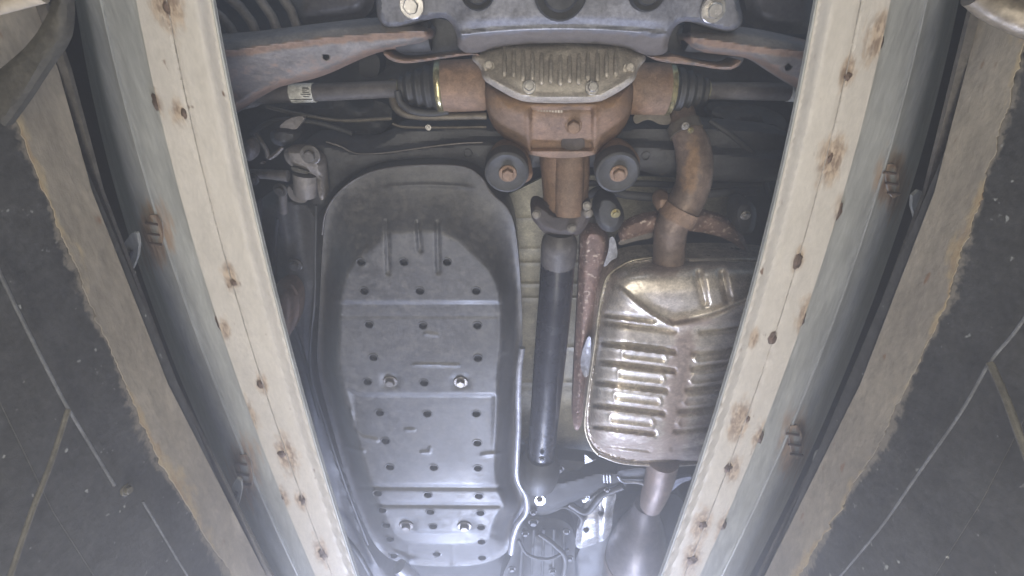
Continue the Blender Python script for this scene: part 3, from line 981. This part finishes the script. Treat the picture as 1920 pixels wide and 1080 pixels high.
tube('shaft_boot', [(1014, 852, 1.05), (1012, 868, 1.05), (1010, 884, 1.05), (1008, 902, 1.05)], [29, 37, 39, 34], M_black, ps, n=24)
bolt(1016, 860, 1.0, 4, M_frame, ps)
sheet('paper_tag', [(1062, 545), (1070, 540), (1070, 572), (1060, 580)], 1.03, mat('blue_tag', (96, 128, 150), rough=0.6, bump=0), ps, res=5, thick=0.001, smooth=1)

# front subframe beam (dark) -----------------------------------------------------------------
def zbeam(x, y, d):
    cr = np.interp(x, [560, 610, 670, 720, 800, 900, 1200, 1420], [262, 268, 285, 283, 272, 263, 268, 290])
    x = x + 0.0
    return 1.13 - 0.035 * sstep(-9, 9, y - cr) - 0.02 * sstep(0, 10, d) + 0.02 * sstep(cr + 20, cr + 70, y)
bm = sheet('subframe_beam', [(560, 262), (610, 258), (680, 274), (735, 252), (740, 238), (905, 232), (935, 240), (1160, 240), (1190, 232), (1420, 236), (1500, 250), (1500, 330), (1420, 345), (1240, 332), (1200, 318), (1100, 312), (1000, 312), (905, 330), (880, 312), (760, 304), (690, 318), (640, 350), (606, 392), (590, 400), (570, 330)],
           zbeam, M_frame, car, res=5, thick=0.08, wear=lambda x, y, d: 0.35 * np.exp(-(d / 10) ** 2), label='dark front subframe beam ahead of the differential')
tube('crease_highlight', [(612, 266, 1.095), (640, 275, 1.087), (668, 288, 1.083), (720, 287, 1.080), (800, 276, 1.080), (860, 269, 1.080), (905, 267, 1.080)], 1.5, M_arm, bm, n=8, seg=5)  # lighter tube standing for the bright highlight on the beam's crease
for a, b in ((877, 288), (1211, 293)):
    cup(a, b, zat(zbeam, a, b, np.array([(560, 262), (1500, 250), (1500, 330), (606, 392)], float)) - 0.002, 7, bm, 'hole', M_frame)
tube('brake_line', [(738, 150, 1.10), (737, 180, 1.09), (742, 200, 1.08), (760, 214, 1.075), (800, 219, 1.075), (860, 218, 1.075), (912, 217, 1.08)], [9, 9, 8, 7, 7, 7, 7], M_tube, car, n=10, label='olive brake line curving below the left boot')
tube('brake_hose', [(745, 170, 1.06), (752, 192, 1.06), (775, 208, 1.06), (812, 212, 1.065), (840, 208, 1.07)], 7, M_black, car, n=10, label='black hose curling under the left boot')
tube('thin_line', [(736, 232, 1.09), (760, 238, 1.09), (830, 239, 1.09), (912, 238, 1.09)], 2.4, M_tube, car, n=8, label='thin metal line above the subframe beam')
bolt(803, 239, 1.085, 4, M_bolt, car, name='line_clip')
sheet('line_bracket', [(1185, 212), (1250, 204), (1262, 232), (1240, 236), (1220, 224), (1206, 226), (1190, 236)], 1.07, M_tube, car, res=5, thick=0.02, label='olive bracket beside the right joint housing')
# backing pieces behind the axle
sheet('knuckle_plate', [(470, 170), (560, 190), (650, 186), (735, 190), (735, 240), (690, 262), (640, 240), (590, 206), (520, 206), (480, 196)], lambda x, y, d: 1.22 - 0.03 * sstep(0, 20, d) + 0.02 * np.sin(x / 13.0) * np.sin(y / 9.0), M_pan, car, res=8, thick=0.05,
      label='dusty plate behind the left half shaft')
sheet('dust_panel', [(540, 0), (560, -60), (700, -60), (704, 30), (640, 42), (548, 52)], lambda x, y, d: 1.15 - 0.03 * sstep(0, 30, d), M_axle, car, res=9, thick=0.04)
sheet('dust_panel', [(1390, -60), (1530, -60), (1540, 60), (1480, 66), (1400, 48)], lambda x, y, d: 1.15 - 0.03 * sstep(0, 30, d), M_axle, car, res=9, thick=0.04)
sheet('strut_tower', [(674, 100), (712, 100), (712, 142), (690, 148), (672, 140)], 1.13, M_black, car, res=6, thick=0.06)
sheet('knuckle_plate', [(1330, 196), (1400, 200), (1470, 210), (1480, 250), (1400, 258), (1340, 240)], lambda x, y, d: 1.22 - 0.03 * sstep(0, 20, d) + 0.02 * np.sin(x / 13.0) * np.sin(y / 9.0), M_pan, car, res=8, thick=0.05,
      label='dusty plate behind the right half shaft')

# left link and brackets
lk = sheet('link_bracket', [(532, 280), (548, 276), (580, 280), (604, 300), (606, 330), (610, 372), (600, 378), (594, 345), (596, 330), (572, 322), (545, 312), (533, 298)],
           lambda x, y, d: 1.04 - 0.015 * sstep(0, 10, d), M_arm, car, res=4, thick=0.03, label='dusty forked link bracket at the left')
bolt(582, 290, 1.024, 11, M_darkbolt, lk, washer=1.7)
sheet('rubber_seat', [(545, 312), (565, 318), (578, 322), (577, 327), (556, 324), (546, 318)], 1.022, M_yellow, lk, res=3, thick=0.01)
tube('link_rod', [(440, 326, 1.05), (490, 326, 1.05), (540, 330, 1.05)], [9, 9, 11], M_arm, car, n=14, label='dusty stabiliser link rod')
tube('link_bush', [(573, 326, 1.05), (573, 345, 1.05), (572, 362, 1.055)], [23, 22, 21], M_arm, car, n=22, label='upright cylindrical link bush')
sheet('link_foot', [(540, 345), (552, 362), (576, 370), (574, 382), (548, 378), (538, 362)], 1.05, M_arm, car, res=4, thick=0.02)
bolt(526, 356, 1.05, 9, M_darkbolt, car)
tube('stud', [(530, 362, 1.07), (532, 398, 1.08)], 8, M_arm, car, n=12)
sheet('sensor_bracket', [(520, 240), (540, 222), (566, 217), (572, 222), (556, 242), (552, 243), (536, 240)], 1.03, M_arm, car, res=4, thick=0.012, smooth=1, label='pale bent sensor bracket')
sheet('sensor_block', [(506, 246), (522, 240), (556, 244), (560, 262), (530, 276), (508, 268)], lambda x, y, d: 1.06 - 0.02 * sstep(0, 8, d), M_frame, car, res=4, thick=0.03)
tube('hook', [(480, 252, 1.04), (490, 266, 1.03), (500, 282, 1.03), (504, 296, 1.03), (518, 288, 1.03), (530, 276, 1.03)], [5, 4, 4, 4, 4, 3], M_arm, car, n=8, label='bent metal hook by the left rail')
sheet('cable_clip', [(449, 276), (468, 256), (483, 282), (472, 304), (458, 300)], lambda x, y, d: 1.0 - 0.01 * sstep(0, 9, d), M_arm, car, res=5, thick=0.02)
sheet('cable_clip', [(485, 307), (490, 303), (498, 308)], 1.0, M_arm, car, res=4, thick=0.01, smooth=1)
bolt(473, 336, 1.03, 8, M_darkbolt, car)

# exhaust -------------------------------------------------------------------------------------
PTR = PV(1300, 318, 0.99)
tp = tube('tail_pipe', [(1270, 190, 1.12), (1284, 240, 1.065), (1298, 275, 1.045), (1303, 315, 1.03), (1298, 350, 1.022), (1280, 388, 1.015), (1262, 416, 1.012), (1255, 455, 1.012), (1253, 508, 1.02)],
          [24, 27, 32, 33, 33, 33, 31, 29.5, 29], M_rustpipe, car, n=26,
          wear=lambda x, y, z: max(0.0, 1.05 - math.hypot((x - PTR.x) / 0.022, (y - PTR.y) / 0.085)), label='rusty S-bent tail pipe rising from the muffler over the axle')
tube('pipe_clamp', [(1281, 232, 1.071), (1287, 250, 1.058)], [30, 31], M_tube, tp, n=26, seg=4)
bolt(1285, 236, 1.0, 5, M_bolt, tp)
bolt(1295, 244, 1.005, 4, M_brass, tp)
tube('pipe_collar', [(1266, 411, 1.012), (1280, 389, 1.013)], 36, M_rust, tp, n=26, seg=4)
sheet('pipe_gusset', [(1228, 372), (1244, 362), (1262, 370), (1268, 392), (1250, 404), (1230, 396)], lambda x, y, d: 1.03 - 0.02 * sstep(0, 10, d), M_rust, tp, res=4, thick=0.03)
def zhang(x, y, d):
    return 1.06 - 0.012 * sstep(0, 8, d) - 0.02 * sstep(1330, 1280, x)
sheet('hanger_strap', [(1165, 426), (1195, 408), (1232, 402), (1300, 394), (1345, 402), (1385, 424), (1402, 462), (1396, 474), (1378, 456), (1340, 440), (1290, 432), (1225, 434), (1180, 448), (1160, 454)],
      zhang, M_heat, car, res=5, thick=0.02, label='rusty curved hanger strap above the muffler')
sheet('hanger_strap', [(1158, 452), (1190, 440), (1230, 434), (1228, 446), (1190, 452), (1160, 462)], 1.045, M_arm, car, res=5, thick=0.01)
for pts, bp in (([(1116, 384), (1126, 366), (1146, 366), (1164, 382), (1172, 404), (1166, 424), (1148, 438), (1126, 430), (1114, 408)], (1154, 400)),
                ([(1376, 386), (1388, 374), (1408, 376), (1420, 394), (1416, 430), (1400, 444), (1384, 436), (1374, 410)], (1398, 404))):
    o = sheet('rubber_hanger', pts, lambda x, y, d: 1.03 - 0.02 * sstep(0, 9, d), M_black, car, res=4, thick=0.04, label='lobed black rubber hanger %s' % ('beside the coupling flange' if bp[0] < 1200 else 'at the right ramp rail'))
    bolt(bp[0], bp[1], 1.008, 6.5, M_brass if bp[0] < 1200 else M_bolt, o)
tube('stabiliser_bar', [(1104, 366, 1.13), (1130, 356, 1.12), (1180, 366, 1.11), (1250, 370, 1.11), (1340, 362, 1.11), (1420, 358, 1.12)], 8, M_frame, car, n=12, label='dark stabiliser bar behind the exhaust')
tube('stabiliser_bar', [(1040, 344, 1.16), (1200, 344, 1.16), (1300, 348, 1.16), (1440, 342, 1.16)], 6, M_frame, car, n=12)
sheet('heat_shield', [(1090, 432), (1118, 424), (1140, 440), (1146, 470), (1128, 520), (1118, 580), (1104, 680), (1096, 770), (1086, 812), (1072, 800), (1076, 700), (1084, 560), (1088, 470)],
      lambda x, y, d: 1.09 - 0.02 * sstep(0, 12, d), M_heat, car, res=5, thick=0.03, label='rust-speckled heat shield strip beside the muffler')
sheet('shield_strip', [(1142, 446), (1152, 442), (1160, 482), (1146, 488), (1136, 500), (1130, 502), (1142, 470)], 1.04, M_pipe, car, res=4, thick=0.004, smooth=1)
sheet('shield_flap', [(1086, 680), (1100, 632), (1110, 628), (1106, 700), (1096, 712)], lambda x, y, d: 1.05 + 0.01 * sstep(0, 12, d), M_pipe, car, res=5, thick=0.004, label='pale bent flap of the heat shield')

MUF = [(1150, 500), (1180, 487), (1230, 482), (1400, 478), (1480, 490), (1515, 520), (1515, 700), (1500, 820), (1440, 860), (1300, 873), (1200, 873), (1140, 862), (1108, 838), (1094, 802), (1098, 745), (1110, 660), (1120, 570), (1132, 520)]
MB_ = chaikin(MUF, 2)
LG = []
for y, xa, xb in ((598, 1132, 1225), (612, 1126, 1264), (652, 1120, 1262), (688, 1114, 1262), (727, 1110, 1247), (770, 1106, 1242), (810, 1104, 1224), (842, 1108, 1216)):
    LG.append([(xa, y - (1200 - xa) * 0.13), (0.5 * (xa + xb), y + (0.5 * (xa + xb) - 1200) * 0.11), (xb, y + (xb - 1200) * 0.12)])
RG = []
for y, xa in ((622, 1316), (662, 1302), (690, 1300), (730, 1290), (770, 1276), (808, 1268), (842, 1262)):
    RG.append([(xa, y), (xa + 40, y - 4), (xa + 220, y - 34)])
LOOPS = []
for y, xa, xb in ((668, 1168, 1246), (707, 1160, 1242), (749, 1152, 1236), (791, 1144, 1222)):
    s = 0.12
    q = lambda x, yy: (x, yy + (x - 1200) * s)
    LOOPS.append([q(xa, y - 8), q(xb, y - 8), q(xb + 4, y), q(xb, y + 8), q(xa, y + 8), q(xa - 2, y), q(xa, y - 8)])
for y, xa in ((672, 1308), (712, 1300), (752, 1288), (790, 1276)):
    q = lambda x, yy: (x, yy - (x - 1300) * 0.12)
    LOOPS.append([q(xa, y - 9), q(xa + 120, y - 9), q(xa + 120, y + 9), q(xa, y + 9), q(xa - 6, y), q(xa, y - 9)])
ARC = [(1160, 538), (1185, 560), (1225, 590), (1262, 610), (1300, 602), (1345, 590), (1400, 566), (1450, 540)]

def zmuf(x, y, d):
    t = np.clip((d - 9) / 58, 0, 1)
    z = 1.045 - 0.012 * sstep(0, 4, d) * sstep(12, 7, d) - 0.105 * np.sqrt(np.clip(1 - (1 - t) ** 2, 0, 1))
    arc = np.array(ARC, float)
    ya = np.interp(x, arc[:, 0], arc[:, 1], left=520, right=520)
    below = sstep(-8, 10, y - ya)
    z = z + 0.012 * (1 - below) * sstep(20, 60, d) - 0.010 * np.exp(-((y - ya - 2) / 7.0) ** 2) * sstep(14, 40, d)
    # domed end cap
    z = z - 0.012 * np.exp(-(((x - 1300) / 120) ** 2 + ((y - 550) / 34) ** 2))
    m = below * sstep(8, 22, d)
    z = z + 0.010 * seglist(x, y, LG + RG, 5.2) * m
    for g in LG[2::1]:
        gg = [(a, b + 6.5) for a, b in g]
        z = z - 0.006 * seglist(x, y, [gg], 4.0) * m
    z = z - 0.004 * seglist(x, y, LOOPS, 3.0) * m
    z = z + 0.012 * seglist(x, y, [[(1310, 512), (1322, 568)], [(1353, 512), (1364, 560)]], 7) * (1 - below)
    return z

def wmuf(x, y, d):
    ch = np.exp(-((x - (1282 - (y - 650) * 0.12)) / 24) ** 2) * sstep(600, 640, y)
    side = 0.3 * sstep(1290, 1400, x) * sstep(590, 650, y)
    bot = 0.55 * sstep(640, 860, y)
    top = 0.7 * np.exp(-(((x - 1240) / 50) ** 2 + ((y - 505) / 18) ** 2))
    arc = 0.85 * np.exp(-(((x - 1290) / 60) ** 2 + ((y - 604) / 9) ** 2))
    return np.clip(np.maximum.reduce([0.95 * ch, side, bot * 0.9, top, arc]), 0, 0.95)
muf = sheet('muffler', MUF, zmuf, M_muff, car, res=2.8, thick=0.07, wear=wmuf, label='shiny stained muffler with embossed ribs', ang=70)
tube('seam', [(1228, 482, 1.035), (1182, 490, 1.035), (1148, 510, 1.035), (1134, 530, 1.035), (1124, 580, 1.035), (1114, 660, 1.035), (1102, 740, 1.035), (1097, 800, 1.035), (1108, 834, 1.035), (1122, 852, 1.035)], 3.0, M_seam, muf, n=10, seg=6)
tube('seam', [(1290, 488, 1.03), (1340, 488, 1.03), (1400, 488, 1.03), (1470, 492, 1.035)], 5.0, M_muff, muf, n=10, seg=6)
tube('seam', [(1122, 852, 1.03), (1170, 868, 1.03), (1250, 872, 1.03), (1320, 868, 1.03), (1400, 858, 1.03)], 3.0, M_muff, muf, n=10, seg=6)
# front pipe and converter
tube('front_pipe', [(1244, 862, 1.04), (1236, 900, 1.05), (1226, 930, 1.06), (1220, 948, 1.07)], [29, 27, 24, 20], M_rustpipe, car, n=24, label='rusty front pipe below the muffler')
sheet('pipe_hanger', [(1156, 884), (1176, 880), (1216, 876), (1222, 900), (1200, 902), (1168, 904), (1158, 896)], lambda x, y, d: 1.09 + 0.006 * sstep(3, 8, d), M_frame, car, res=4, thick=0.02)
tube('hanger_rod', [(1158, 892, 1.07), (1168, 903, 1.07), (1190, 904, 1.07), (1206, 908, 1.06), (1212, 920, 1.06)], 2.6, M_pipe, car, n=8, label='thin hanger rod beside the front pipe')
sheet('hanger_gusset', [(1248, 906), (1292, 892), (1300, 898), (1276, 906), (1258, 924)], 1.08, M_pipe, car, res=4, thick=0.01, smooth=1)
conv = tube('catalytic_converter', [(1212, 946, 1.10), (1208, 970, 1.10), (1202, 1000, 1.10), (1196, 1036, 1.10), (1190, 1066, 1.10), (1184, 1110, 1.10), (1176, 1180, 1.10)], [22, 30, 46, 56, 57, 56, 54], M_conv, car, n=30, label='dull conical catalytic converter at the bottom edge')
tube('weld_ring', [(1193, 1050, 1.10), (1191, 1058, 1.10)], 58.5, M_rustpipe, conv, n=30, seg=3)

# gearbox crossmember and surroundings -------------------------------------------------------
def zgx(x, y, d):
    return 1.12 - 0.025 * sstep(0, 12, d)
gx = sheet('gearbox_crossmember', [(972, 908), (1020, 902), (1070, 892), (1110, 880), (1145, 874), (1180, 884), (1176, 916), (1140, 916), (1110, 924), (1070, 944), (1030, 966), (990, 966), (972, 950)], zgx, M_pan, car, res=5, thick=0.06,
           label='grey curved gearbox crossmember')
sheet('mount_plate', [(1003, 930), (1022, 930), (1022, 948), (1003, 948)], 1.085, M_alu, gx, res=4, thick=0.006, smooth=1)
bolt(1012, 938, 1.082, 4, M_darkbolt, gx)
bolt(1000, 960, 1.088, 5, M_frame, gx)
bolt(1000, 978, 1.10, 7, M_frame, gx)
bolt(1048, 878, 1.10, 7, M_frame, car)
bolt(1138, 918, 1.09, 4, M_darkbolt, gx)
for x in (1132, 1138, 1144):
    tube('spring_coil', [(x, 890, 1.085), (x + 1, 904, 1.085)], 2.2, M_pipe, gx, n=8, seg=2)
tube('cross_arm', [(985, 960, 1.13), (1030, 956, 1.12), (1062, 950, 1.12), (1090, 970, 1.13), (1086, 990, 1.14)], 4, M_frame, gx, n=8)
tube('cross_arm', [(1066, 944, 1.12), (1100, 960, 1.11), (1128, 930, 1.10), (1168, 912, 1.09)], 6, M_frame, gx, n=10)
sheet('gearbox_cover', [(965, 850), (1050, 862), (1120, 868), (1130, 885), (1070, 900), (1000, 912), (968, 900)], lambda x, y, d: 1.15 - 0.02 * sstep(0, 20, d), M_black, car, res=6, thick=0.05, label='dark gearbox end behind the driveshaft')
def zgb(x, y, d):
    return 1.17 - 0.06 * sstep(0, 45, d) + 0.004 * np.sin(x / 7.0) * sstep(10, 30, d)
sheet('gearbox', [(968, 965), (1010, 968), (1060, 975), (1080, 1000), (1076, 1060), (1090, 1160), (930, 1160), (940, 1080), (962, 1040)], zgb, M_pan, car, res=6, thick=0.06, label='dark gearbox casing at the bottom edge')
def zal(x, y, d):
    return 1.16 - 0.02 * sstep(0, 14, d) + 0.01 * np.exp(-((x - 1124) / 4) ** 2) - 0.014 * np.exp(-(((y - 978 + (x - 1110) * 0.1) / 14) ** 2))
al = sheet('aluminium_shield', [(1088, 960), (1110, 930), (1140, 918), (1158, 924), (1150, 950), (1146, 1008), (1112, 1022), (1078, 1032), (1080, 1000)], zal, M_alu, car, res=4, thick=0.01, label='bright aluminium heat shield patch near the gearbox')
bolt(1127, 963, 1.13, 4, M_dark, al)
bolt(1099, 994, 1.13, 4, M_dark, al)
sheet('aluminium_flap', [(1094, 930), (1104, 925), (1106, 934), (1098, 944), (1090, 940)], 1.14, M_alu, car, res=3, thick=0.004, smooth=1)
sheet('aluminium_flap', [(1096, 852), (1112, 864), (1118, 862), (1097, 870)], 1.10, M_alu, car, res=3, thick=0.004, smooth=0)
sheet('engine_cover', [(1140, 960), (1300, 900), (1300, 1160), (1060, 1160), (1078, 1032)], lambda x, y, d: 1.22 - 0.02 * sstep(0, 40, d), M_frame, car, res=12, thick=0.04, label='dark engine undercover at the bottom edge')

for pts, r_, m_, lb in (
        ([(470, 250, 1.12), (520, 225, 1.10), (600, 232, 1.12), (660, 250, 1.14)], 4.5, M_black, 'black hose above the left link bracket'),
        ([(500, 200, 1.16), (560, 214, 1.15), (640, 226, 1.16), (735, 222, 1.16)], 3.5, M_tube, 'thin olive line behind the left half shaft'),
        ([(1330, 226, 1.12), (1380, 260, 1.10), (1420, 300, 1.10), (1440, 360, 1.12)], 5, M_black, 'black hose at the right of the tail pipe'),
        ([(1350, 320, 1.14), (1400, 310, 1.12), (1470, 316, 1.12)], 3.0, M_tube, 'thin olive line at the right of the tail pipe'),
        ([(1010, 1000, 1.08), (1040, 1022, 1.07), (1060, 1050, 1.07), (1050, 1110, 1.08)], 4.5, M_black, 'black hose over the gearbox casing'),
        ([(972, 1012, 1.09), (990, 1040, 1.08), (1030, 1048, 1.08), (1066, 1030, 1.09)], 3.0, M_frame, 'curved dark line round the gearbox casing'),
        ([(520, 410, 1.09), (516, 470, 1.085), (520, 530, 1.085), (560, 640, 1.085), (600, 780, 1.085)], 4.0, M_frame, 'dark pipe along the outer side of the chassis rail'),
        ([(640, 1000, 1.06), (672, 1040, 1.05), (700, 1090, 1.05)], 5.0, M_black, 'black hose beyond the front end of the tank')):
    tube('hose', pts, r_, m_, car, n=10, seg=8, label=lb)
for a, b in ((985, 1000), (1062, 996), (1068, 1046), (960, 1066), (1036, 1070)):
    bolt(a, b, 1.10, 5, M_frame, car)
for k in range(5):
    tube('casing_rib', [(982 + k * 19, 992, 1.112), (978 + k * 20, 1040, 1.105), (974 + k * 21, 1100, 1.11)], 2.6, M_pan, car, n=8, seg=3)

# ================================================================== haze volume added to veil the view and lift the dark tones
hz = box('haze', (-2.6, -2.9, -1.5), (2.6, 4.9, 1.6), M_dark)
hm = bpy.data.materials.new('veil_haze')
hm.use_nodes = True
hm.node_tree.nodes.clear()
ho = hm.node_tree.nodes.new('ShaderNodeOutputMaterial')
hv = hm.node_tree.nodes.new('ShaderNodeVolumePrincipled')
hv.inputs['Color'].default_value = (0.95, 0.95, 0.97, 1)
hv.inputs['Density'].default_value = 0.29
hv.inputs['Anisotropy'].default_value = 0.56
hm.node_tree.links.new(hv.outputs[0], ho.inputs['Volume'])
hz.data.materials.clear()
hz.data.materials.append(hm)
hz['kind'] = 'stuff'
